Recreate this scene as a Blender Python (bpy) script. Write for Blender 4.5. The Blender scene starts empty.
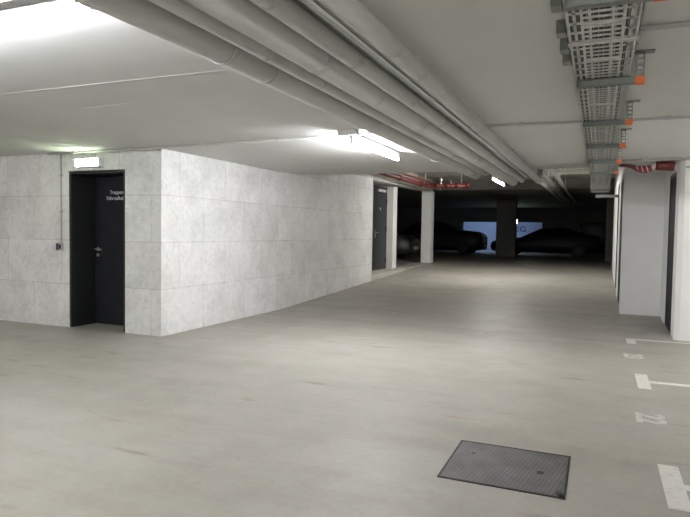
import bpy, bmesh, math, random
from mathutils import Vector, Matrix
random.seed(4)
PI = math.pi
SC = bpy.context.scene
COL = SC.collection

# ------------------------------------------------------------------ materials
def new_mat(name):
    m = bpy.data.materials.new(name); m.use_nodes = True
    nt = m.node_tree; b = nt.nodes['Principled BSDF']
    return m, nt, b
def N(nt, typ, **kw):
    n = nt.nodes.new(typ)
    for k, v in kw.items(): setattr(n, k, v)
    return n
def noise(nt, vec, scale, detail=4, rough=.55):
    n = N(nt, 'ShaderNodeTexNoise'); n.inputs['Scale'].default_value = scale
    n.inputs['Detail'].default_value = detail; n.inputs['Roughness'].default_value = rough
    nt.links.new(vec, n.inputs['Vector']); return n.outputs['Fac']
def ramp(nt, fac, stops):
    r = N(nt, 'ShaderNodeValToRGB'); cr = r.color_ramp
    cr.elements[0].position, cr.elements[0].color = stops[0][0], (*stops[0][1], 1)
    cr.elements[1].position, cr.elements[1].color = stops[-1][0], (*stops[-1][1], 1)
    for p, c in stops[1:-1]:
        e = cr.elements.new(p); e.color = (*c, 1)
    nt.links.new(fac, r.inputs['Fac']); return r.outputs['Color']
def mix(nt, fac, a, b, mode='MIX'):
    m = N(nt, 'ShaderNodeMix', data_type='RGBA', blend_type=mode)
    def put(sock, v):
        if isinstance(v, (int, float)): sock.default_value = v
        elif isinstance(v, tuple): sock.default_value = (*v, 1)
        else: nt.links.new(v, sock)
    put(m.inputs[0], fac); put(m.inputs[6], a); put(m.inputs[7], b)
    return m.outputs[2]
def objvec(nt):
    return N(nt, 'ShaderNodeTexCoord').outputs['Object']
def bump(nt, b, h, strength=.2, dist=.01):
    n = N(nt, 'ShaderNodeBump'); n.inputs['Strength'].default_value = strength
    n.inputs['Distance'].default_value = dist
    nt.links.new(h, n.inputs['Height']); nt.links.new(n.outputs['Normal'], b.inputs['Normal'])
def g(v): return (v, v, v)
def simple(name, col, rough=.5, metal=0., var=.08, scale=6, spec=.5):
    m, nt, b = new_mat(name)
    f = noise(nt, objvec(nt), scale)
    lo = tuple(c*(1-var) for c in col); hi = tuple(min(1, c*(1+var)) for c in col)
    nt.links.new(ramp(nt, f, [(.3, lo), (.7, hi)]), b.inputs['Base Color'])
    b.inputs['Roughness'].default_value = rough; b.inputs['Metallic'].default_value = metal
    b.inputs['Specular IOR Level'].default_value = spec
    return m
def emit(name, col, s):
    m, nt, b = new_mat(name)
    b.inputs['Base Color'].default_value = (.8, .8, .8, 1)
    b.inputs['Emission Color'].default_value = (*col, 1); b.inputs['Emission Strength'].default_value = s
    return m

def mat_floor():
    m, nt, b = new_mat('sealed_concrete_floor'); v = objvec(nt)
    base = ramp(nt, noise(nt, v, .55, 5, .6), [(.30, (.302, .288, .252)), (.5, (.365, .350, .312)), (.72, (.405, .392, .357))])
    mp = N(nt, 'ShaderNodeMapping'); mp.inputs['Scale'].default_value = (.35, 1.6, 1); nt.links.new(v, mp.inputs['Vector'])
    streak = ramp(nt, noise(nt, mp.outputs['Vector'], 1.3, 5, .65), [(.36, (.90, .885, .86)), (.55, g(1.))])
    c = mix(nt, .8, base, streak, 'MULTIPLY')
    fine = ramp(nt, noise(nt, v, 22, 4, .6), [(.3, g(.93)), (.7, g(1.04))])
    c = mix(nt, .8, c, fine, 'MULTIPLY')
    # small dark spots of oil and dirt
    vo = N(nt, 'ShaderNodeTexVoronoi'); vo.inputs['Scale'].default_value = 1.1; nt.links.new(v, vo.inputs['Vector'])
    spots = ramp(nt, vo.outputs['Distance'], [(.016, (.42, .38, .34)), (.035, g(1.))])
    c = mix(nt, .75, c, spots, 'MULTIPLY')
    # rusty trickles where water dried
    mp2 = N(nt, 'ShaderNodeMapping'); mp2.inputs['Scale'].default_value = (.8, 3.2, 1); mp2.inputs['Location'].default_value = (3, 7.3, 0)
    nt.links.new(v, mp2.inputs['Vector'])
    rust = ramp(nt, noise(nt, mp2.outputs['Vector'], 1.5, 3, .5), [(.28, (.70, .60, .52)), (.36, g(1.))])
    c = mix(nt, .8, c, rust, 'MULTIPLY')
    # dirty construction joint across the lane where the ramp begins
    sx = N(nt, 'ShaderNodeSeparateXYZ'); nt.links.new(v, sx.inputs[0])
    wob = N(nt, 'ShaderNodeMath', operation='MULTIPLY_ADD'); nt.links.new(noise(nt, v, 1.1, 3), wob.inputs[0]); wob.inputs[1].default_value = .35
    nt.links.new(sx.outputs[1], wob.inputs[2])
    su = N(nt, 'ShaderNodeMath', operation='SUBTRACT'); nt.links.new(wob.outputs[0], su.inputs[0]); su.inputs[1].default_value = 8.78
    ab = N(nt, 'ShaderNodeMath', operation='ABSOLUTE'); nt.links.new(su.outputs[0], ab.inputs[0])
    jl = ramp(nt, ab.outputs[0], [(0, (.78, .74, .69)), (.02, (.84, .82, .78)), (.11, g(1.))])
    c = mix(nt, ramp(nt, noise(nt, v, .9, 3), [(.35, g(.15)), (.6, g(.9))]), c, mix(nt, 1., c, jl, 'MULTIPLY'))
    nt.links.new(c, b.inputs['Base Color'])
    nt.links.new(ramp(nt, noise(nt, v, 3, 4), [(.3, g(.42)), (.7, g(.6))]), b.inputs['Roughness'])
    b.inputs['Specular IOR Level'].default_value = .35
    bump(nt, b, noise(nt, v, 60, 3), .06, .004)
    return m

def mat_concrete(name, tint, joint=True):
    m, nt, b = new_mat(name); v = objvec(nt)
    sx = N(nt, 'ShaderNodeSeparateXYZ'); nt.links.new(v, sx.inputs[0])
    ad = N(nt, 'ShaderNodeMath', operation='ADD'); nt.links.new(sx.outputs[0], ad.inputs[0]); nt.links.new(sx.outputs[1], ad.inputs[1])
    cx = N(nt, 'ShaderNodeCombineXYZ')
    nt.links.new(ad.outputs[0], cx.inputs[0]); nt.links.new(sx.outputs[2], cx.inputs[1])
    base = ramp(nt, noise(nt, v, 2.2, 6, .65), [(.3, tuple(t*.86 for t in tint)), (.5, tint), (.72, tuple(min(1, t*1.1) for t in tint))])
    fine = ramp(nt, noise(nt, v, 16, 6, .75), [(.34, g(.80)), (.5, g(.97)), (.66, g(1.06))])
    c = mix(nt, .75, base, fine, 'MULTIPLY')
    grain = ramp(nt, noise(nt, v, 70, 3, .7), [(.3, g(.85)), (.65, g(1.05))])
    c = mix(nt, .6, c, grain, 'MULTIPLY')
    h = noise(nt, v, 70, 4, .7)
    if joint:
        bt = N(nt, 'ShaderNodeTexBrick'); bt.offset = .5; bt.squash = 1
        bt.inputs['Scale'].default_value = 1; bt.inputs['Brick Width'].default_value = 1.05
        bt.inputs['Row Height'].default_value = .607; bt.inputs['Mortar Size'].default_value = .007
        bt.inputs['Mortar Smooth'].default_value = .5; bt.inputs['Bias'].default_value = 0
        bt.inputs['Color1'].default_value = (1, 1, 1, 1); bt.inputs['Color2'].default_value = (.88, .88, .87, 1)
        bt.inputs['Mortar'].default_value = (.68, .67, .65, 1)
        off = N(nt, 'ShaderNodeVectorMath', operation='ADD'); off.inputs[1].default_value = (20*1.05-1.31+.0, 0.004, 0)
        # wobble the joints a little
        nt.links.new(cx.outputs[0], off.inputs[0]); nt.links.new(off.outputs[0], bt.inputs['Vector'])
        brk = ramp(nt, noise(nt, v, 1.7, 2), [(.35, g(.35)), (.55, g(1.))])
        tint2 = mix(nt, brk, (.95, .95, .945), bt.outputs['Color'])
        c = mix(nt, .9, c, tint2, 'MULTIPLY')
    # grime along the foot
    nt.links.new(c, b.inputs['Base Color'])
    b.inputs['Roughness'].default_value = .85; b.inputs['Specular IOR Level'].default_value = .2
    bump(nt, b, h, .35, .006)
    return m

def mat_pipe():
    m, nt, b = new_mat('grey_pipe_jacket'); v = objvec(nt)
    c = ramp(nt, noise(nt, v, 3, 4), [(.3, (.53, .54, .53)), (.7, (.60, .61, .59))])
    nt.links.new(c, b.inputs['Base Color']); b.inputs['Roughness'].default_value = .45
    bump(nt, b, noise(nt, v, 9, 3), .15, .01)
    return m

def mat_cover():
    m, nt, b = new_mat('chequer_steel_plate'); v = objvec(nt)
    mp = N(nt, 'ShaderNodeMapping'); mp.inputs['Rotation'].default_value = (0, 0, .95); nt.links.new(v, mp.inputs['Vector'])
    ch = N(nt, 'ShaderNodeTexChecker'); ch.inputs['Scale'].default_value = 61.3; nt.links.new(mp.outputs['Vector'], ch.inputs['Vector'])
    ch.inputs['Color1'].default_value = (.11, .105, .112, 1); ch.inputs['Color2'].default_value = (.17, .163, .17, 1)
    dirt = ramp(nt, noise(nt, v, 5, 5, .65), [(.3, (.62, .6, .56)), (.7, g(1.15))])
    c = mix(nt, 1., ch.outputs['Color'], dirt, 'MULTIPLY')
    nt.links.new(c, b.inputs['Base Color']); b.inputs['Roughness'].default_value = .5; b.inputs['Metallic'].default_value = .35
    bump(nt, b, ch.outputs['Fac'], .5, .003)
    return m

def mat_paint(name, col):
    m, nt, b = new_mat(name); v = objvec(nt)
    c = ramp(nt, noise(nt, v, 14, 5, .7), [(.28, tuple(x*.72 for x in col)), (.5, col)])
    nt.links.new(c, b.inputs['Base Color']); b.inputs['Roughness'].default_value = .6
    return m

M = dict(
    floor=mat_floor(),
    concrete=mat_concrete('board_marked_concrete', (.82, .82, .815)),
    plain=mat_concrete('plain_concrete', (.50, .49, .46), False),
    rough=mat_concrete('darkened_far_concrete', (.20, .195, .18), False),  # plain concrete with the dimness of the far end put into its colour
    ceil=simple('painted_ceiling', (.66, .66, .645), .9, 0, .025, 1.3, .1),
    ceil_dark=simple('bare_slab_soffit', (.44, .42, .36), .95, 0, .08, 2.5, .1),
    white=simple('white_wall_paint', (.84, .838, .835), .8, 0, .025, 2.5, .2),
    dark=simple('anthracite_steel', (.016, .017, .022), .7, 0, .15, 4, .2),
    frame=simple('anthracite_frame', (.016, .017, .019), .55, 0, .15, 4),
    galv=simple('galvanised_steel', (.56, .57, .56), .45, .25, .15, 30),
    arm=simple('dull_galvanised_rail', (.22, .24, .225), .5, .2, .12, 25),
    cap=simple('orange_plastic', (.80, .17, .04), .5, 0, .08, 10),
    pipe=mat_pipe(),
    grey=simple('grey_plastic_conduit', (.45, .45, .43), .5, 0, .05, 5),
    red=simple('red_pipe_paint', (.13, .022, .018), .35, 0, .15, 8),
    wrap=simple('pale_tape', (.62, .55, .52), .7, 0, .15, 20),
    steel=simple('brushed_steel', (.62, .62, .60), .28, .9, .05, 30),
    housing=simple('lamp_housing_enamel', (.62, .63, .62), .4, 0, .03, 5),
    tube=emit('lit_fluorescent_tube', (1.0, .985, .95), 62),
    tube_far=emit('lit_far_fluorescent_tube', (1.0, .985, .95), 118),
    tube_strong=emit('lit_new_fluorescent_tube', (.98, .985, 1.0), 112),
    tube_mid=emit('lit_cool_fluorescent_tube', (.93, .95, 1.0), 50),
    tube_blue=emit('lit_bluish_tube', (.34, .52, 1.0), 55),
    exit=emit('lit_exit_face', (.82, 1.0, .70), 13),
    exit_green=emit('lit_exit_pictogram', (.42, 1.0, .45), 8),
    cable=simple('dark_grey_cable', (.10, .10, .10), .6, 0, .1, 8),
    black=simple('black_plastic', (.012, .012, .013), .6, 0, .1, 8),
    blue=simple('blue_socket_face', (.03, .04, .12), .5, 0, .1, 8),
    letter=simple('white_lettering', (.70, .72, .74), .6, 0, .02, 8),
    letter_dark=simple('dark_lettering', (.03, .035, .04), .6, 0, .02, 8),
    cover=mat_cover(),
    mark=mat_paint('worn_white_floor_paint', (.70, .69, .65)),
    mark_faint=mat_paint('faint_floor_paint', (.60, .58, .55)),
    car_dark=simple('black_car_paint', (.006, .006, .007), .55, 0, .05, 2),
    car_grey=simple('silver_car_paint', (.12, .125, .135), .3, .4, .05, 2),
    glass=simple('car_glass', (.01, .012, .014), .06, 0, .05, 2),
    rubber=simple('tyre_rubber', (.012, .012, .012), .8, 0, .1, 9),
    lens=simple('lamp_lens', (.12, .12, .13), .2, .0, .03, 9),
    redlens=simple('tail_lamp_lens', (.30, .01, .01), .15, 0, .03, 9),
    plate=simple('number_plate', (.6, .6, .58), .5, 0, .03, 9),
)

# ------------------------------------------------------------------ mesh builder
class MB:
    def __init__(s): s.bm = bmesh.new(); s.smooth = False
    def box(s, x0, x1, y0, y1, z0, z1, bev=0, mtx=None):
        r = bmesh.ops.create_cube(s.bm, size=1)
        vs = r['verts']
        bmesh.ops.scale(s.bm, vec=(x1-x0, y1-y0, z1-z0), verts=vs)
        bmesh.ops.translate(s.bm, vec=((x0+x1)/2, (y0+y1)/2, (z0+z1)/2), verts=vs)
        if mtx: bmesh.ops.transform(s.bm, matrix=mtx, verts=vs)
        if bev:
            es = list({e for v in vs for e in v.link_edges})
            bmesh.ops.bevel(s.bm, geom=es, offset=bev, segments=2, affect='EDGES', profile=.5)
        return s
    def prism(s, pts, axis, a, b):
        """polygon pts extruded along axis from a to b; axis x: pts=(y,z), y: (x,z), z: (x,y)"""
        def P(p, t):
            return {'x': (t, p[0], p[1]), 'y': (p[0], t, p[1]), 'z': (p[0], p[1], t)}[axis]
        lo = [s.bm.verts.new(P(p, a)) for p in pts]; hi = [s.bm.verts.new(P(p, b)) for p in pts]
        n = len(pts)
        s.bm.faces.new(lo); s.bm.faces.new(hi[::-1])
        for i in range(n): s.bm.faces.new((lo[i], lo[(i+1) % n], hi[(i+1) % n], hi[i]))
        return s
    def tube(s, pts, r, seg=16, radii=None):
        pts = [Vector(p) for p in pts]; rings = []
        up = None
        for i, p in enumerate(pts):
            d = (pts[min(i+1, len(pts)-1)]-pts[max(i-1, 0)]).normalized()
            if up is None:
                up = Vector((0, 0, 1)) if abs(d.z) < .9 else Vector((1, 0, 0))
            a = d.cross(up).normalized(); b2 = a.cross(d).normalized(); up = b2
            rr = radii[i] if radii else r
            rings.append([s.bm.verts.new(p+a*math.cos(2*PI*k/seg)*rr+b2*math.sin(2*PI*k/seg)*rr) for k in range(seg)])
        for A, B in zip(rings, rings[1:]):
            for k in range(seg):
                f = s.bm.faces.new((A[k], A[(k+1) % seg], B[(k+1) % seg], B[k])); f.smooth = True
        s.bm.faces.new(rings[0][::-1]); s.bm.faces.new(rings[-1])
        return s
    def build(s, name, m, parent=None, loc=(0, 0, 0)):
        bmesh.ops.recalc_face_normals(s.bm, faces=s.bm.faces)
        me = bpy.data.meshes.new(name); s.bm.to_mesh(me); s.bm.free()
        me.materials.append(m)
        o = bpy.data.objects.new(name, me); COL.objects.link(o)
        o.location = loc
        if parent is not None: o.parent = parent
        return o
def tag(o, label=None, cat=None, group=None, kind=None):
    if label: o['label'] = label
    if cat: o['category'] = cat
    if group: o['group'] = group
    if kind: o['kind'] = kind
    return o
def thing(name, label, cat, loc=(0, 0, 0), rz=0, group=None, kind=None):
    o = bpy.data.objects.new(name, None); COL.objects.link(o); o.empty_display_size = .1
    o.location = loc; o.rotation_euler = (0, 0, rz)
    return tag(o, label, cat, group, kind)
def struct(name, mb, m, label=None):
    o = mb.build(name, m); o['kind'] = 'structure'
    if label: o['label'] = label
    return o
def copy_tree(o, parent=None):
    c = o.copy(); COL.objects.link(c)
    if parent is not None: c.parent = parent
    for ch in [q for q in bpy.data.objects if q.parent == o]: copy_tree(ch, c)
    return c
def lettering(name, body, size, m, parent, mtx, sx=1, depth=.001, align='LEFT', bold=0):
    cu = bpy.data.curves.new('t', 'FONT'); cu.body = body; cu.size = size; cu.extrude = depth; cu.offset = bold; cu.align_x = align
    to = bpy.data.objects.new('t', cu); COL.objects.link(to)
    bpy.context.view_layer.update()
    me = bpy.data.meshes.new_from_object(to.evaluated_get(bpy.context.evaluated_depsgraph_get()))
    COL.objects.unlink(to); bpy.data.objects.remove(to)
    me.transform(Matrix.Diagonal((sx, 1, 1, 1))); me.transform(mtx)
    me.materials.clear(); me.materials.append(m)
    o = bpy.data.objects.new(name, me); COL.objects.link(o)
    if parent is not None: o.parent = parent
    return o
def elbow(p, d0, d1, r, n=6):
    """quarter bend that starts at p heading d0 and ends heading d1"""
    p, d0, d1 = Vector(p), Vector(d0), Vector(d1); c = p+d1*r
    return [c-d1*r*math.cos(a)+d0*r*math.sin(a) for a in [PI/2*k/n for k in range(n+1)]]

# ------------------------------------------------------------------ floor and its ramp
RY0, RS, RY1 = 9.3, .042, 19.3
def fz(y): return 0 if y < RY0 else RS*(min(y, RY1)-RY0)
ZT = fz(99)
struct('floor', MB().prism([(-8, -.3), (-8, 0), (RY0-.6, 0), (RY0, .004), (RY0+.6, fz(RY0+.6)), (RY1-.6, fz(RY1-.6)-.002), (RY1, ZT-.006), (RY1+.6, ZT), (42, ZT), (42, -.3)], 'x', -12.3, 7.3), M['floor'])

# ------------------------------------------------------------------ ceiling
Z = 2.4
struct('ceiling', MB().prism([(-8, 3.5), (-8, Z), (9.1, Z), (10.6, 2.485), (10.6, 3.5)], 'x', -12.3, 7.3), M['ceil'])
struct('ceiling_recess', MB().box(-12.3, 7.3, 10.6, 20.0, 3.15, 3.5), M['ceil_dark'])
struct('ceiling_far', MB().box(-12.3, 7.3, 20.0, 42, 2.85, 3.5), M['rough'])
struct('trim_1', MB().tube([(-4.3, 3.235, 2.4005), (-1.9, 3.24, 2.4005)], .0035, 6), M['ceil'], 'thin raised paint seam across the ceiling')
struct('trim_2', MB().tube([(-4.1, 3.86, 2.4), (-3.55, 3.82, 2.4)], .002, 6), M['ceil'], 'short paint ridge on the ceiling')

# ------------------------------------------------------------------ walls on the left
WX = -5.14
struct('wall_left', MB().prism([(6.09, 0), (RY0, 0), (13.74, fz(13.74)), (13.74, 3.15), (10.602, 3.15), (10.602, 2.485), (9.1, Z), (6.09, Z)], 'x', WX-.3, WX), M['concrete'])
w = MB()
w.box(-12, -6.73, 6.09, 6.5, 0, Z); w.box(-5.735, WX-.3, 6.09, 6.5, 0, Z); w.box(-6.73, -5.735, 6.09, 6.5, 2.155, Z)
struct('wall_left_front', w, M['concrete'])
# the set-back bay with the second door, beyond the end of the left wall
struct('wall_left_recess', MB().box(-6.05, -5.76, 13.74, 16.59, 0, 3.15).box(-5.76, WX-.3, 13.64, 13.74, .15, 3.15), M['plain'])
struct('floor_landing', MB().prism([(13.745, .0), (13.745, .33), (16.58, .33), (16.58, .0)], 'x', -5.758, WX-.002).prism([(16.581, .1), (16.581, .33), (18.98, .415), (18.98, .1)], 'x', -5.555, WX-.002), M['plain'], 'raised concrete landing in front of the second door')
struct('wall_left_stub', MB().box(-6.05, -5.56, 16.59, 16.95, .2, 3.15), M['white'])
struct('wall_left_bay', MB().box(-12, -6.05, 16.7, 16.95, .1, 3.15), M['plain'])
struct('wall_left_lintel', MB().prism([(13.742, 2.66), (13.742, 3.15), (19.4, 3.15), (19.4, 2.76)], 'x', WX-.3, WX), M['plain'])
struct('wall_outer_left', MB().box(-12.3, -12, -8, 42, -.2, 3.4), M['plain'])
struct('wall_outer_right', MB().box(7, 7.3, -8, 42, -.2, 3.4), M['white'])
struct('wall_behind', MB().box(-12, 7, -8.3, -8, -.2, 3.4), M['white'])

# ------------------------------------------------------------------ walls on the right
AX, BX = .345, .95
w = MB()
dz = 2.3
w.box(AX, BX+.3, 11.04, 11.42, 0, 3.15); w.box(AX+.015, BX+.3, 11.42, 12.72, 0, 3.15); w.box(AX, AX+.015, 11.42, 12.72, fz(12)+dz, 3.15)
w.box(AX, BX+.3, 12.72, 13.75, 0, 3.15); w.box(AX+.015, BX+.3, 13.75, 14.85, 0, 3.15); w.box(AX, AX+.015, 13.75, 14.85, fz(14)+dz, 3.15)
w.box(AX, BX+.3, 14.85, 19.0, 0, 3.15)
struct('wall_right_far', w, M['white'])
w = MB()
w.prism([(BX+.05, 9.03), (7, 9.03), (7, 11.04), (BX+.06, 11.04), (BX+.06, 9.03)][1:], 'z', 0, 2.398)
struct('wall_right_near', MB()
    .prism([(BX, 9.09), (BX+.06, 9.03), (7, 9.03), (7, 9.44), (BX, 9.44)], 'z', 0, Z)
    .box(BX+.015, 7, 9.44, 10.3, 0, Z).box(BX, BX+.015, 9.44, 10.3, 2.3, Z).box(BX, 7, 10.3, 10.6, 0, Z).box(BX, 7, 10.6, 11.04, 0, 2.6), M['white'])
w.bm.free()
def wall_door(name, y0, y1, z0, h, x, facing=-1):
    """dark leaf in an opening of a wall that lies along y; seen from x-facing side"""
    d = thing(name, None, None, (x, (y0+y1)/2, z0), 0, None, 'structure')
    L = (y1-y0)/2-.005
    MB().box(-.012, .0, -L, -L+.05, 0, h).box(-.012, .0, L-.05, L, 0, h).box(-.012, .0, -L+.05, L-.05, h-.05, h).build('door_frame', M['frame'], d)
    lf = MB().box(-.006, .0, -L+.05, L-.05, .01, h-.05).build('door_leaf', M['dark'], d)
    return d
wall_door('door_3', 9.44, 10.3, .0, 2.29, BX+.015)
wall_door('door_4', 11.42, 12.72, fz(12.0)+.025, 2.27, AX+.015)
wall_door('door_5', 13.75, 14.85, fz(14.4)+.02, 2.27, AX+.015)

# ------------------------------------------------------------------ door in the front wall
d = thing('door_1', None, None, (-6.2325, 6.5, 0), 0, None, 'structure')
X0, X1 = -.4975, .4975
MB().box(X0+.002, X0+.035, -.405, .05, .004, 2.15).box(X1-.035, X1-.002, -.405, .05, .004, 2.15).box(X0+.035, X1-.035, -.405, .05, 2.115, 2.15).build('door_frame', M['frame'], d)
lf = MB().box(X0+.035, X1-.035, .012, .05, .008, 2.115, .003).build('door_leaf', M['dark'], d)
hn = MB().tube([(-.40, .012, 1.08), (-.40, -.045, 1.08), (-.385, -.055, 1.08), (-.27, -.055, 1.075)], .010, 10).build('door_handle', M['steel'], d)
MB().tube([(-.40, .012, 1.08), (-.40, .004, 1.08)], .027, 20).build('rosette', M['steel'], hn)
MB().tube([(-.40, .012, .995), (-.40, .004, .995)], .025, 20).build('key_rosette', M['steel'], hn)
R90 = Matrix.Rotation(PI/2, 4, 'X')
lettering('lettering', 'Treppenhaus', .075, M['letter'], d, Matrix.Translation((-.175, .0105, 1.865)) @ R90, .95)
lettering('lettering', 'Fahrradkeller', .075, M['letter'], d, Matrix.Translation((-.235, .0105, 1.782)) @ R90, .95)
for z in (.25, 1.1, 1.9): MB().tube([(.455, .004, z-.05), (.455, .004, z+.05)], .009, 10).build('hinge', M['arm'], d)

# door beyond the left wall, on the landing
d = thing('door_2', None, None, (-5.758, 16.0, .33), 0, None, 'structure')
MB().box(0, .015, -.56, -.5, .0, 2.36).box(0, .015, .5, .56, .0, 2.36).box(0, .015, -.5, .5, 2.30, 2.36).build('door_frame', M['frame'], d)
MB().box(.0, .01, -.5, .5, .01, 2.30).build('door_leaf', simple('dark_grey_door', (.03, .032, .036), .4), d)
hn = MB().tube([(.01, -.38, 1.05), (.055, -.38, 1.05), (.055, -.25, 1.05)], .012, 8).build('door_handle', M['steel'], d)
MB().box(.008, .016, -.405, -.355, .90, 1.10).build('escutcheon', M['steel'], hn)
for z in (.25, 1.15, 1.95): MB().box(.01, .035, .47, .52, z-.06, z+.06).build('hinge', M['black'], d)
MB().box(.01, .06, -.2, .35, 2.20, 2.27).build('door_closer', M['housing'], d)
MB().tube([(.011, .0, 1.72), (.014, .0, 1.72)], .045, 20).build('round_notice', M['letter'], d)

# ------------------------------------------------------------------ pillars and back of the garage
def pillar(x0, x1, y0, y1, z0, z1, m, label, bev=.015):
    t = MB().box(-(x1-x0)/2, (x1-x0)/2, -(y1-y0)/2, (y1-y0)/2, 0, z1-z0, bev).build('concrete_pillar', m, None, ((x0+x1)/2, (y0+y1)/2, z0))
    return tag(t, label, 'pillar')
pillar(-5.395, -5.075, 19.0, 19.38, fz(19.0), 2.755, M['white'], 'pale square pillar at the end of the lintel on the left of the lane')
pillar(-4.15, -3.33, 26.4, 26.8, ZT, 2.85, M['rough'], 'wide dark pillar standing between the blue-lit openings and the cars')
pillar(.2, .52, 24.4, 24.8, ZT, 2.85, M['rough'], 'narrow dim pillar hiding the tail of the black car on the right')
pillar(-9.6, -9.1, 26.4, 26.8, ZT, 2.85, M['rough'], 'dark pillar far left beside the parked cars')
w = MB()
YB = 34
w.box(-12, -7.2, YB, YB+.3, .3, 2.85); w.box(-2.9, -1.0, YB, YB+.3, .3, 2.85); w.box(.13, 7, YB, YB+.3, .3, 2.85)
w.box(-7.2, -2.9, YB, YB+.3, 2.07, 2.85); w.box(-1.0, .13, YB, YB+.3, 2.05, 2.85); w.box(-1, .13, YB, YB+.3, .3, 1.3)
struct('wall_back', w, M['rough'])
struct('wall_exit_light_block', MB().box(-2.2, -2.0, 34.31, 37.99, .3, 2.45), M['rough'])  # unseen blocker added to keep blue light from the right-hand opening
struct('wall_exit_room', MB().box(-12, 7, 38, 38.3, .3, 2.85), M['white'])
sg = tag(lettering('wall_letters', 'EG', .46, M['letter_dark'], None, Matrix.Translation((-4.86, 37.99, 1.57)) @ R90, 1.25), 'dark letters painted on the blue-lit wall at the far end', 'lettering')

def exit_sign(name, label, x, y, z0, w_, h_, dpt, drop):
    t = thing(name, label, 'exit sign', (x, y, z0))
    bx = MB().box(-w_/2, w_/2, 0, dpt, 0, h_, .006).build('housing', M['housing'], t)
    MB().box(-w_/2+.012, w_/2-.012, -.006, 0, .012, h_-.012).build('lit_face', M['exit'], t)
    p = MB()   # running figure, arrow and doorway in green
    def bar(x0, z0_, x1, z1_, th):
        a = Vector((x0, 0, z0_)); b = Vector((x1, 0, z1_)); dd = (b-a).normalized(); n = Vector((-dd.z, 0, dd.x))*th/2
        p.prism([((a+n).x, (a+n).z), ((b+n).x, (b+n).z), ((b-n).x, (b-n).z), ((a-n).x, (a-n).z)], 'y', -.009, -.0062)
    s = h_/.2; ox = -.08*s
    for c in [(.0, .09, -.02, .125, .022), (-.02, .125, .0, .13, .012), (0, .13, .03, .115, .01), (-.02, .125, -.045, .11, .01), (0, .09, .025, .07, .014), (.025, .07, .01, .04, .012), (0, .09, -.025, .075, .014), (-.025, .075, -.05, .08, .012)]:
        bar(ox+c[0]*s, c[1]*s, ox+c[2]*s, c[3]*s, c[4]*s)
    bar(ox-.01*s, .147*s, ox-.01*s, .163*s, .016*s)
    p.build('running_figure', M['exit_green'], t); p = MB()
    bar(.03*s, .1*s, .12*s, .1*s, .016*s); bar(.12*s, .1*s, .09*s, .125*s, .014*s); bar(.12*s, .1*s, .09*s, .075*s, .014*s)
    p.build('arrow', M['exit_green'], t)
    if drop > 0:
        MB().tube([(-w_*.25, dpt/2, h_), (-w_*.25, dpt/2, h_+drop)], .006, 8).tube([(w_*.25, dpt/2, h_), (w_*.25, dpt/2, h_+drop)], .006, 8).build('hanger', M['grey'], t)
    return t
exit_sign('exit_sign', 'lit white and green exit sign over the dark door in the left wall', -6.30, 5.99, 2.19, .42, .118, .098, .07)
exit_sign('exit_sign', 'small green exit sign hanging at the far end before the blue-lit wall', -4.25, 33.0, 1.98, .36, .2, .06, .67)

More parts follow.
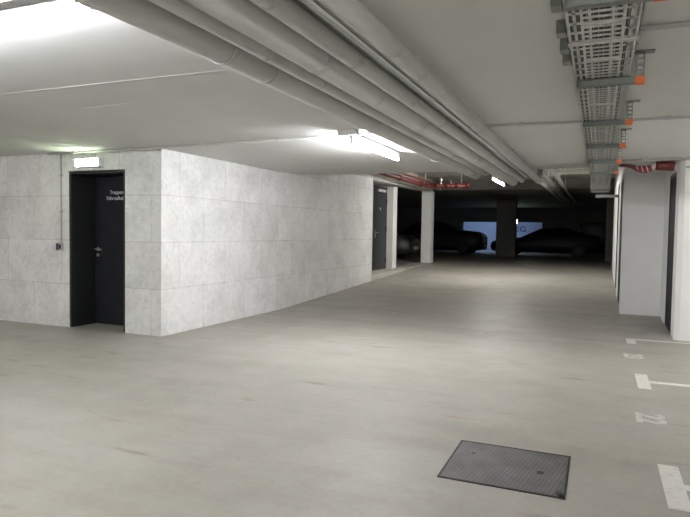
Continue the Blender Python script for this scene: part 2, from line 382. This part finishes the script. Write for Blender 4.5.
# ------------------------------------------------------------------ parked cars
def car(label, loc, rz, paint, L=4.6, W=1.8, H=1.36, hood=.86):
    t = thing('parked_car', label, 'car', loc, rz)
    # stations from nose (+x) to tail: x, bottom, shoulder, top, half width at shoulder, half width at top
    f = L/4.6
    st = [(2.28, .30, hood-.36, hood-.28, .62, .55), (2.2, .22, hood-.26, hood-.18, .76, .68), (1.9, .18, hood-.16, hood-.07, .86, .76), (1.4, .18, .74, hood-.03, .9, .80), (.95, .18, .80, hood+.03, .9, .80),
          (.45, .18, .84, H-.18, .9, .66), (.1, .18, .86, H-.04, .9, .62), (-.4, .18, .88, H, .9, .62), (-.9, .18, .89, H-.03, .9, .62), (-1.35, .18, .90, H-.16, .9, .66),
          (-1.75, .2, .90, 1.0, .88, .74), (-2.1, .24, .84, .95, .82, .74), (-2.27, .34, .72, .80, .68, .62)]
    mb = MB(); rings = []
    for x, zb, zs, zt, ws, wt in st:
        k = W/1.8
        ring = [(-ws*.8, zb), (-ws*.98, zb+.12), (-ws, (zb+zs)/2), (-ws*.97, zs), (-wt, zt-.03), (-wt*.75, zt), (0, zt+.015), (wt*.75, zt), (wt, zt-.03), (ws*.97, zs), (ws, (zb+zs)/2), (ws*.98, zb+.12), (ws*.8, zb)]
        rings.append([mb.bm.verts.new((x*f, y*k, z)) for y, z in ring])
    n = len(rings[0])
    for A, B in zip(rings, rings[1:]):
        for k in range(n):
            mb.bm.faces.new((A[k], A[(k+1) % n], B[(k+1) % n], B[k])).smooth = True
    mb.bm.faces.new(rings[0]); mb.bm.faces.new(rings[-1][::-1])
    mb.build('body', paint, t)
    k = W/1.8
    for s in (-1, 1):
        g1 = MB(); pts = [(.62, .86), (.2, H-.12), (-.38, H-.06), (-.38, .91)]
        def side(ps, nm):
            q = MB()
            def yy(z): return s*k*(.885-(z-.88)/(H-.03-.88)*(.885-.635)+.012) if z > .88 else s*k*.895
            a = [q.bm.verts.new((x*f, yy(z), z)) for x, z in ps]; b = [q.bm.verts.new((x*f, yy(z)-s*.02, z)) for x, z in ps]
            q.bm.faces.new(a); q.bm.faces.new(b[::-1])
            for i in range(len(ps)): q.bm.faces.new((a[i], a[(i+1) % len(ps)], b[(i+1) % len(ps)], b[i]))
            return q.build(nm, M['glass'], t)
        side([(.62, .885), (.18, H-.13), (-.36, H-.09), (-.36, .91)], 'side_window')
        side([(-.42, .91), (-.42, H-.09), (-.95, H-.12), (-1.35, .95)], 'side_window')
        g1.bm.free()
        MB().box(.5*f, .66*f, s*.98*k-.05, s*.98*k+.05, .86, .97, .02).build('wing_mirror', paint, t)
        MB().box(2.06*f, 2.2*f, s*.62*k-.12, s*.62*k+.12, .52, .64, .02).build('headlamp', M['lens'], t)
        MB().box(-2.22*f, -2.05*f, s*.62*k-.12, s*.62*k+.12, .72, .84, .02).build('tail_lamp', M['redlens'], t)
        for x in (1.38*f, -1.38*f):
            wy = s*.8*k
            wh = MB().tube([(x, wy-.1, .31), (x, wy-.09, .31), (x, wy+.09, .31), (x, wy+.1, .31)], .31, 28, [.27, .31, .31, .27]).build('wheel', M['rubber'], t)
            rm = MB().tube([(x, wy+s*.07, .31), (x, wy+s*.108, .31)], .19, 20)
            for a in range(5):
                rm.box(x-.02, x+.02, wy+s*.108-.006, wy+s*.108+.006, .33, .49, 0, Matrix.Translation((x, 0, .31)) @ Matrix.Rotation(a*2*PI/5, 4, 'Y') @ Matrix.Translation((-x, 0, -.31)))
            rm.build('rim', M['frame'], wh)
    def sheet(ps, nm):
        q = MB(); a = [q.bm.verts.new(p) for p in ps]; b = [q.bm.verts.new(Vector(p)-Vector((0, 0, .02))) for p in ps]
        q.bm.faces.new(a); q.bm.faces.new(b[::-1])
        for i in range(4): q.bm.faces.new((a[i], a[(i+1) % 4], b[(i+1) % 4], b[i]))
        q.build(nm, M['glass'], t)
    sheet([(.93*f, -.66*k, hood+.06), (.93*f, .66*k, hood+.06), (.2*f, .52*k, H-.05), (.2*f, -.52*k, H-.05)], 'windscreen')
    sheet([(-1.72*f, -.6*k, 1.05), (-1.72*f, .6*k, 1.05), (-1.12*f, .5*k, H-.06), (-1.12*f, -.5*k, H-.06)], 'rear_window')
    MB().box(2.2*f, 2.29*f, -.26, .26, .36, .47).build('number_plate', M['plate'], t)
    MB().box(2.19*f, 2.29*f, -.45, .45, .5, .58, .01).build('grille', M['black'], t)
    return t
car('black low car parked side-on at the right of the wide dark pillar', (-2.25, 28.6, ZT), PI, M['car_dark'], 4.8, 1.8, 1.30, .82)
car('dark high-bonnet car parked before the blue-lit opening left of the wide pillar', (-7.08, 28.4, ZT), 0, M['car_dark'], 4.3, 1.85, 1.55, 1.13)
car('silver grey car in the dark bay seen between the white stub wall and pillar', (-8.35, 21.2, ZT), 0, M['car_grey'], 4.3, 1.75, 1.42, .95)

# ------------------------------------------------------------------ lamps
def batten(label, loc, rz, L, tube_mat, side=0, group=None, drop=.02):
    """housing along local y with the tube below it (side: tube beside it)"""
    t = thing('fluorescent_lamp', label, 'lamp', loc, rz, group)
    MB().box(-.02, .02, -L/2, L/2, .045, .085, .006).build('housing', M['housing'], t)
    tx = side*.075; tz = .012 if not side else .045
    MB().tube([(tx, -L/2+.03, tz), (tx, L/2-.03, tz)], .014, 12).build('tube', tube_mat, t)
    for s in (-1, 1):
        y = s*(L/2-.02)
        MB().box(min(tx-.016, -.012), max(tx+.016, .012), y-.012, y+.012, tz-.018, .06, .004).build('lamp_holder', M['housing'], t)
    if drop: MB().tube([(0, -L*.3, .085), (0, -L*.3, .085+drop)], .008, 8).tube([(0, L*.3, .085), (0, L*.3, .085+drop)], .008, 8).build('hanger', M['galv'], t)
    return t
batten('lit bare fluorescent tube under the ceiling left of the grey pipes', (-2.36, 6.42, 2.285), 0, 1.55, M['tube_strong'], 0, None, .03)
batten('short lit tube hanging in the high recess behind the pipe ends', (-2.38, 15.3, 2.67), 0, 1.9, M['tube_far'], 0, None, .395)
batten('bright lit tube at the top left corner of the view', (-3.25, 1.88, 2.285), PI/2, 2.5, M['tube_mid'], 1, None, .03)
# unseen lamps added outside the view to brighten walls and lane
for x, y, rz in [(-7.6, 1.8, PI/2), (-2.36, -3.2, 0), (2.1, 6.8, 0), (.9, -.6, PI/2), (4.2, 1.5, 0), (2.6, -3.6, 0), (-7.6, -3.5, PI/2)]:
    batten('unseen fluorescent tube added outside the view to brighten the garage', (x, y, 2.285), rz, 1.55, M['tube'], 0, 'added lamps outside the view', .03)
batten('unseen bluish lamp added in the far exit room to light its wall', (-6.2, 34.75, 2.4), PI/2, 1.8, M['tube_blue'], 0, None, .365)  # hidden lamp added above the opening to tint the far wall blue

# unlit batten across the recess
t = thing('lamp_housing', 'unlit white lamp housing hung across the recess left of the cable tray', 'lamp', (-.62, 15.6, 2.87))
MB().box(-.38, .38, -.05, .05, 0, .06, .008).build('housing', M['housing'], t)
MB().box(-.40, -.34, -.03, .03, -.12, .0).build('end_bracket', M['housing'], t)
MB().tube([(-.2, 0, .06), (-.2, 0, .28)], .008, 8).tube([(.2, 0, .06), (.2, 0, .28)], .008, 8).build('hanger', M['galv'], t)

# ------------------------------------------------------------------ pipes along the ceiling
EZ = 1.38
def ring_clamp(x, y, z, r, top, parent):
    c = MB().tube([(x, y-.012, z), (x, y+.012, z)], r+.004, 24).build('pipe_clamp', M['pipe'], parent)
    MB().tube([(x, y, z+r), (x, y, top)], .006, 8).build('hanger', M['galv'], c)
def clip(y): return Z if y < 9.1 else Z+.057*(y-9.1)
pipes = [(-1.807, .93, .082, 9.35, 'leftmost thick grey pipe of the bundle under the ceiling, next to the lit tube'),
         (-1.638, .94, .050, 9.30, 'thin grey pipe second from the left in the ceiling bundle'),
         (-1.417, .925, .082, 10.72, 'thick grey pipe third from the left in the ceiling bundle'),
         (-1.27, .945, .050, 10.72, 'grey pipe fourth from the left in the ceiling bundle'),
         (-1.19, .988, .016, 10.72, 'thinnest grey pipe, tucked between two pipes of the ceiling bundle'),
         (-.990, .925, .050, 10.72, 'rightmost grey pipe of the ceiling bundle, apart from the others')]
for i, (x, dz_, r, ye, lab) in enumerate(pipes):
    z = EZ+dz_
    t = thing('ceiling_pipe', lab, 'pipe', (x, -7.9, z), 0, None)
    yl = ye+7.9
    pts = [(0, 0, 0), (0, yl, 0)] + [(0, yl+.06, .02), (0, yl+.42, 2.775-z-.02), (0, yl+.48, 2.775-z), (0, 34.5, 2.775-z)]
    
    if i < 2:
        pts = pts[:2] + [tuple(p) for p in elbow((0, yl, 0), (0, 1, 0), (0, 0, 1), Z+.012-z)][1:]
    else:
        for yc in (11.6+.1*i, 13.9+.1*i, 16.4, 18.9): ring_clamp(0, yc+7.9, 2.775-z, r, 3.15-z, t)
        for yc in (21.4, 24): ring_clamp(0, yc+7.9, 2.775-z, r, 2.85-z, t)
    MB().tube(pts, r, 28).build('pipe_run', M['pipe'], t)
    k = .9+.37*i
    yy = k
    while yy+0 < yl:
        if r > .03: MB().tube([(0, yy, 0), (0, yy+.035, 0)], r+.0009, 28).build('joint_band', M['pipe'], t)
        yy += 2.0
    for yc in ([-4+.2*i, -1+.2*i, 2.6+.15*i, 4.6+.12*i, 6.9+.1*i, 8.8] if r > .02 else [1.9, 4.4, 6.7]):
        ring_clamp(0, yc+7.9, 0, r, clip(yc)-z, t)
# ------------------------------------------------------------------ conduits across the ceiling
def conduit(label, pts, r=.013, clips=(), name='conduit'):
    t = thing(name, label, 'conduit', pts[0])
    o = Vector(pts[0])
    MB().tube([Vector(p)-o for p in pts], r, 10).build('conduit_tube', M['grey'], t)
    for c in clips:
        c = Vector(c)-o
        MB().box(c.x-.02, c.x+.02, c.y-.02, c.y+.02, c.z-r-.003, c.z+r+.003, .003).build('conduit_clip', M['grey'], t)
    return t
zc = Z-.0165
cd = conduit('thin grey conduit along the ceiling from the exit sign to the lit tube', [(-7.0, 5.98, zc), (-4.97, 5.92, zc), (-2.42, 5.74, zc)], .012, [(-6.5, 5.965, zc), (-5.5, 5.935, zc), (-4.3, 5.873, zc), (-3.3, 5.802, zc)])
MB().box(4.55, 4.75, -.48, -.38, -.036, .0155, .008).build('junction_box', M['grey'], cd)
conduit('thin grey conduit across the ceiling right of the pipes, passing over the cable tray', [(-2.28, 5.70, zc), (-1.0, 5.67, zc), (0, 5.72, zc), (3, 5.9, zc)], .012, [(-.7, 5.685, zc), (.5, 5.75, zc)])
conduit('thin conduit at the upper right, from cable tray to the frame edge', [(-.1, 3.25, zc), (3.5, 3.3, zc)], .012, [(.6, 3.26, zc)])
conduit('grey conduit along the ceiling above the red pipe at the right', [(-.1, 8.8, zc), (3.2, 8.5, zc)], .013, [(.5, 8.745, zc)])
conduit('thin vertical conduit on the concrete wall left of the door, ending at the socket', [(-6.862, 6.078, 1.17), (-6.862, 6.078, 2.385)], .010, [(-6.862, 6.078, 1.6), (-6.862, 6.078, 2.1)])
t = thing('wall_switch', 'small dark blue switch box with pale rim on the wall left of the door', 'switch', (-6.885, 6.09, 1.115))
MB().box(-.055, .055, -.035, 0, -.055, .055, .006).build('housing', M['grey'], t)
MB().box(-.045, -.003, -.045, -.035, -.045, .045, .003).build('rocker', M['blue'], t)
MB().box(.006, .042, -.040, -.035, -.03, .03, .003).build('rocker', M['black'], t)
t = thing('wall_box', 'small white box on the white wall front at the right edge', 'junction box', (1.07, 9.03, 2.09))
MB().box(-.07, .12, -.07, 0, -.11, .11, .008).build('housing', M['grey'], t)
MB().box(-.075, .125, -.08, -.07, -.115, .115, .004).build('lid', M['white'], t)
MB().tube([(-.06, -.012, .215), (.1, -.012, .22), (1.3, -.012, .22)], .012, 10).tube([(.05, -.012, .22), (.05, -.012, .11)], .010, 10).build('conduit_tube', M['grey'], t)

# ------------------------------------------------------------------ trunking over the openings on the left
t = thing('cable_trunking', 'long pale open-ended cable trunking above the second door and pillar', 'trunking', (WX, 12.0, 2.67))
q = MB()
sl = .022
def chan(x0, x1, z0, z1):
    q.prism([(0, z0), (0, z1), (8.1, z1+8.1*sl), (8.1, z0+8.1*sl)], 'x', x0, x1)
chan(.001, .012, 0, .15); chan(.012, .15, 0, .012); chan(.14, .15, .012, .15)
q.build('channel', M['housing'], t)
for y in (1.2, 3.4, 5.6, 7.6):
    MB().box(.02, .06, y-.02, y+.02, y*sl+.013, 3.148-2.67, .0).build('support_bar', M['arm'], t)

# ------------------------------------------------------------------ cable tray and its brackets
TX0, TX1, TZ = -.162, .128, 2.268
Y0, Y1 = 1.2, 11.4
t = thing('cable_tray', 'long galvanised slotted cable tray under the ceiling at the right', 'cable tray', (0, Y0, TZ))
LN = Y1-Y0
def tz(y): return 0
for s, x in ((-1, TX0), (1, TX1-.003)):
    MB().box(x, x+.003, 0, LN, 0, .055).box(x-(.0 if s > 0 else 0)-(.01 if s > 0 else -.003), x+(.0 if s > 0 else .013), 0, LN, .052, .055).build('side_rail', M['galv'], t)
q = MB()
for a, b in ((TX0, TX0+.014), (TX0+.030, TX0+.042), (TX0+.058, TX0+.070), (TX1-.070, TX1-.058), (TX1-.042, TX1-.030), (TX1-.014, TX1)):
    q.box(a, b, 0, LN, 0, .0022)
y = .02; k = 0
while y < LN-.03:
    q.box(TX0+.070, TX1-.070, y, y+(.027 if k % 9 != 6 else .055), .0, .0021)
    if k % 2 == 0:
        q.box(TX0+.014, TX0+.058, y, y+.030, 0, .0020); q.box(TX1-.058, TX1-.014, y, y+.022, 0, .0020)
    y += .062; k += 1
q.box(-.072, -.060, 0, LN, -.0008, -.0001).box(.016, .028, 0, LN, -.0008, -.0001)
q.build('slotted_floor', M['galv'], t)
for yy in (1.78, 5.4, 8.4):
    MB().box(TX0-.004, TX1+.004, yy, yy+.045, -.006, -.0005).build('splice_plate', M['galv'], t)
for yy in (1.32, 1.66, 1.92, 2.13):
    MB().box(TX0-.045, TX0-.002, yy-.04, yy+.04, .0, .06, .004).build('side_clamp', M['arm'], t)
for i in range(11):  # dark filling added so the tray slots look shaded from below
    x = -.135+.0225*i; r = .0085+.002*(i % 3 == 0)
    c = MB().tube([(x+.0015*math.sin(k*1.3+i), Y0+.1+k*.4, TZ+.0026+r) for k in range(25)], r, 8).build('cable', M['cable'], None)
    tag(c, 'dark cable added to darken the slots of the cable tray', 'cable', 'cables added to darken the tray slots')
first = None
BL = [('cable tray bracket nearest the camera, its orange cap at the top edge', 2.42), ('second nearest cable tray bracket, orange capped with slotted post', 3.71),
      ('third nearest cable tray bracket, level with the ceiling conduit', 5.03), ('fourth nearest cable tray bracket, with small orange cap', 6.31),
      ('fifth cable tray bracket, just before the red pipe', 7.62), ('sixth and farthest orange-capped cable tray bracket, beside the red pipe', 8.93)]
for lab, y in BL:
    if first is None:
        b = thing('tray_bracket', lab, 'bracket', (0, y, 0))
        MB().box(-.150, .150, -.02, .02, 2.226, 2.230).box(-.150, .150, -.02, -.016, 2.226, 2.262).box(-.150, .150, .016, .02, 2.226, 2.262).box(-.150, -.135, -.02, .02, 2.226, 2.262).build('arm', M['arm'], b)
        p = MB().box(.150, .156, -.018, .018, 2.23, 2.394); 
        p.box(.156, .164, -.018, -.012, 2.262, 2.394).box(.188, .196, -.018, -.012, 2.262, 2.394)
        for k in range(5): p.box(.164, .188, -.018, -.012, 2.262+k*.030, 2.262+k*.030+.011)
        p.box(.190, .196, -.018, .018, 2.262, 2.394).build('post', M['arm'], b)
        MB().box(.135, .245, -.03, .03, 2.393, 2.3995).build('ceiling_plate', M['arm'], b)
        MB().box(.150, .200, -.024, .024, 2.222, 2.262, .004).build('end_cap', M['cap'], b)
        first = b
    else:
        b = copy_tree(first); b.location = (0, y, 0); b['label'] = lab
    b['group'] = 'cable tray brackets'
# lower end of the tray run past the ceiling step
t = thing('tray_end_box', 'dull grey sheet metal duct end where the cable tray stops at the recess', 'duct', (-.02, 11.6, 2.22))
MB().box(-.16, .16, 0, 1.0, .0, .30, .01).build('duct', M['galv'], t)
MB().box(-.17, .17, .3, .34, -.01, .31).build('flange', M['arm'], t)
MB().tube([(0, .5, .3), (0, .5, .93)], .012, 8).build('hanger', M['galv'], t)
t = thing('wall_conduit', 'pale horizontal pipe below the duct end at the far right wall', 'pipe', (.34, 13.9, 2.23))
MB().tube([(0, 0, 0), (-.45, 0, 0)], .03, 12).build('pipe_run', M['housing'], t)

# ------------------------------------------------------------------ red pipes
t = thing('sprinkler_pipe', 'red pipe in the recess above the second door, turning right with couplings', 'pipe', (-4.7, 11.0, 2.77))
MB().tube([(0, 0, 0), (0, 6.02, 0)] + [tuple(p) for p in elbow((0, 6.02, 0), (0, 1, 0), (1, 0, 0), .12)][1:] + [(1.25, 6.14, -.02)], .058, 20).build('pipe_run', M['red'], t)
for p in [(0, 1.5), (0, 3.4), (0, 5.4)]:
    MB().tube([(0, p[1], 0), (0, p[1]+.1, 0)], .078, 20).build('coupling', M['red'], t)
for i, x in enumerate((.25, .55, .85, 1.15)):
    MB().tube([(x, 6.14, -.005), (x+.09, 6.14, -.005)], .085, 18).build('coupling', M['red'], t)
MB().tube([(.4, 6.14, 0), (.4, 6.14, .17)], .03, 12).tube([(.36, 6.14, .17), (.44, 6.14, .17)], .06, 14).build('valve', M['steel'], t)
MB().tube([(.7, 6.14, 0), (.7, 6.14, .15)], .02, 10).build('valve_stem', M['steel'], t)
MB().tube([(0, 2.4, .05), (0, 2.4, .38)], .008, 8).tube([(0, 4.4, .05), (0, 4.4, .38)], .008, 8).tube([(1.0, 6.14, .05), (1.0, 6.14, .38)], .008, 8).build('hanger', M['galv'], t)
t = thing('second_sprinkler_pipe', 'thinner red pipe running beside the larger one in the recess', 'pipe', (-4.45, 11.0, 2.83))
MB().tube([(0, 0, 0), (0, 5.9, -.02)], .032, 14).build('pipe_run', M['red'], t)
MB().tube([(0, 2.0, .02), (0, 2.0, .32)], .008, 8).tube([(0, 5.0, .02), (0, 5.0, .32)], .008, 8).build('hanger', M['galv'], t)

t = thing('hose_pipe', 'red pipe with taped flexible joint crossing in front of the white column', 'pipe', (.25, 9.15, 2.345))
MB().tube([(.415, 0, .0), (.46, -.0, -.003), (.64, 0, -.012)], .062, 24).build('large_sleeve', M['red'], t)
MB().tube([(.375, 0, -.012), (.42, 0, -.002)], .05, 20).build('collar', M['wrap'], t)
fl = [(x, 0, -.012-.035*math.sin(PI*min(1, max(0, (x-.12)/.3)))) for x in [.16+.03*k for k in range(9)]]
MB().tube(fl, .045, 18, [.032+.02*math.sin(PI*k/8) for k in range(9)]).build('flexible_joint', simple('dark_red_sleeve', (.20, .03, .035), .6), t)
for k in (1, 3, 5, 7):
    a = Vector(fl[k])
    MB().tube([a+Vector((-.006, 0, 0)), a+Vector((.006, 0, .004))], .036+.02*math.sin(PI*k/8), 18).build('tape_band', M['wrap'], t)
MB().tube([(-.04, .02, .02), (.02, .01, .018), (.1, 0, .004), (.17, 0, -.02)], .025, 16, [.014, .022, .028, .034]).build('pipe_run', M['red'], t)
MB().tube([(.2, 0, .02), (.2, 0, .056)], .006, 8).build('hanger', M['galv'], t)

# ------------------------------------------------------------------ floor items
t = thing('drain_cover', 'dark square steel chequer-plate cover set in the floor', 'floor cover', (-.465, 3.605, 0))
MB().box(-.33, .33, -.315, .315, 0, .0045).build('plate', M['cover'], t)
q = MB(); a, b = .342, .327
q.box(-a, a, -b, -b+.012, 0, .006).box(-a, a, b-.012, b, 0, .006).box(-a, -a+.012, -b+.012, b-.012, 0, .006).box(a-.012, a, -b+.012, b-.012, 0, .006).build('rim', M['black'], t)
MB().tube([(.19, -.02, .004), (.19, -.02, .0062)], .022, 14).build('lifting_hole', M['black'], t)
MB().tube([(-.22, .12, .004), (-.22, .12, .0056)], .012, 14).build('lifting_hole', M['frame'], t)
MB().tube([(.300, -.27, .004), (.318, -.30, .009), (.325, -.318, .004)], .014, 8).build('dirt_lump', M['black'], t)

def marking(y, y0, y1, label, xe=5.5):
    t = MB().box(.365, .475, y0, y1, 0, .0022).box(.475, xe, y-.04, y+.04, 0, .0022).build('parking_line', M['mark'])
    return tag(t, label, 'floor marking', 'white parking bay lines')
marking(3.72, 3.40, 4.04, 'white T-shaped parking bay line nearest the camera at the lower right')
marking(6.32, 6.02, 6.64, 'white T-shaped parking bay line between the two floor numbers')
marking(8.86, 8.50, 8.90, 'thin white parking bay line at the foot of the white wall')
RN = Matrix.Rotation(-PI/2, 4, 'Z')
tag(lettering('bay_number', '22', .275, M['mark_faint'], None, Matrix.Translation((.305, 5.17, .0012)) @ RN, .95, bold=.009), 'faded white bay number painted on the floor, nearer the camera', 'floor number')
tag(lettering('bay_number', '23', .275, M['mark_faint'], None, Matrix.Translation((.305, 7.75, .0012)) @ RN, .95, bold=.009), 'faded white bay number painted on the floor, farther from the camera', 'floor number')

# every hanger rod is its own part
for o in [o for o in bpy.data.objects if o.type == 'MESH' and o.name.split('.')[0] in ('hanger', 'support_bar')]:
    bm = bmesh.new(); bm.from_mesh(o.data); todo = set(bm.verts); isl = []
    while todo:
        st_ = [todo.pop()]; grp = {st_[0]}
        while st_:
            v = st_.pop()
            for e in v.link_edges:
                u = e.other_vert(v)
                if u in todo: todo.discard(u); grp.add(u); st_.append(u)
        isl.append([v.index for v in grp])
    if len(isl) > 1:
        for ids in isl:
            keep = set(ids); b2 = bmesh.new(); b2.from_mesh(o.data)
            bmesh.ops.delete(b2, geom=[v for v in b2.verts if v.index not in keep], context='VERTS')
            me = bpy.data.meshes.new('hanger'); b2.to_mesh(me); b2.free()
            me.materials.append(o.data.materials[0])
            c = bpy.data.objects.new('hanger', me); COL.objects.link(c); c.parent = o.parent; c.matrix_local = o.matrix_local
        bpy.data.objects.remove(o)
    bm.free()

# ------------------------------------------------------------------ world, camera, view
wd = bpy.data.worlds.new('world'); SC.world = wd; wd.use_nodes = True
wd.node_tree.nodes['Background'].inputs[0].default_value = (.5, .55, .6, 1)
wd.node_tree.nodes['Background'].inputs[1].default_value = .0
F, CX, CY, H = 597.6, 345, 258.5, 1.38
dY = Vector((600-CX, 236-CY, F)).normalized()
dX = -Vector((-1060-CX, 210-CY, F)).normalized(); dX = (dX-dX.dot(dY)*dY).normalized()
dZ = dX.cross(dY)
if dZ.y > 0: dZ = -dZ
R = Matrix((dX, dY, dZ))
right, up, back = R @ Vector((1, 0, 0)), R @ Vector((0, -1, 0)), R @ Vector((0, 0, -1))
cam = bpy.data.cameras.new('camera'); cam.sensor_width = 36; cam.lens = F*36/690; cam.clip_end = 200; cam.clip_start = .02
co = bpy.data.objects.new('camera', cam); COL.objects.link(co)
mm = Matrix((right, up, back)).transposed().to_4x4(); mm.translation = (0, 0, H); co.matrix_world = mm
SC.camera = co
vs = SC.view_settings; vs.view_transform = 'Standard'; vs.look = 'None'; vs.gamma = 1; vs.use_curve_mapping = False
vs.exposure = 1.87
SC.cycles.max_bounces = 8; SC.cycles.diffuse_bounces = 5
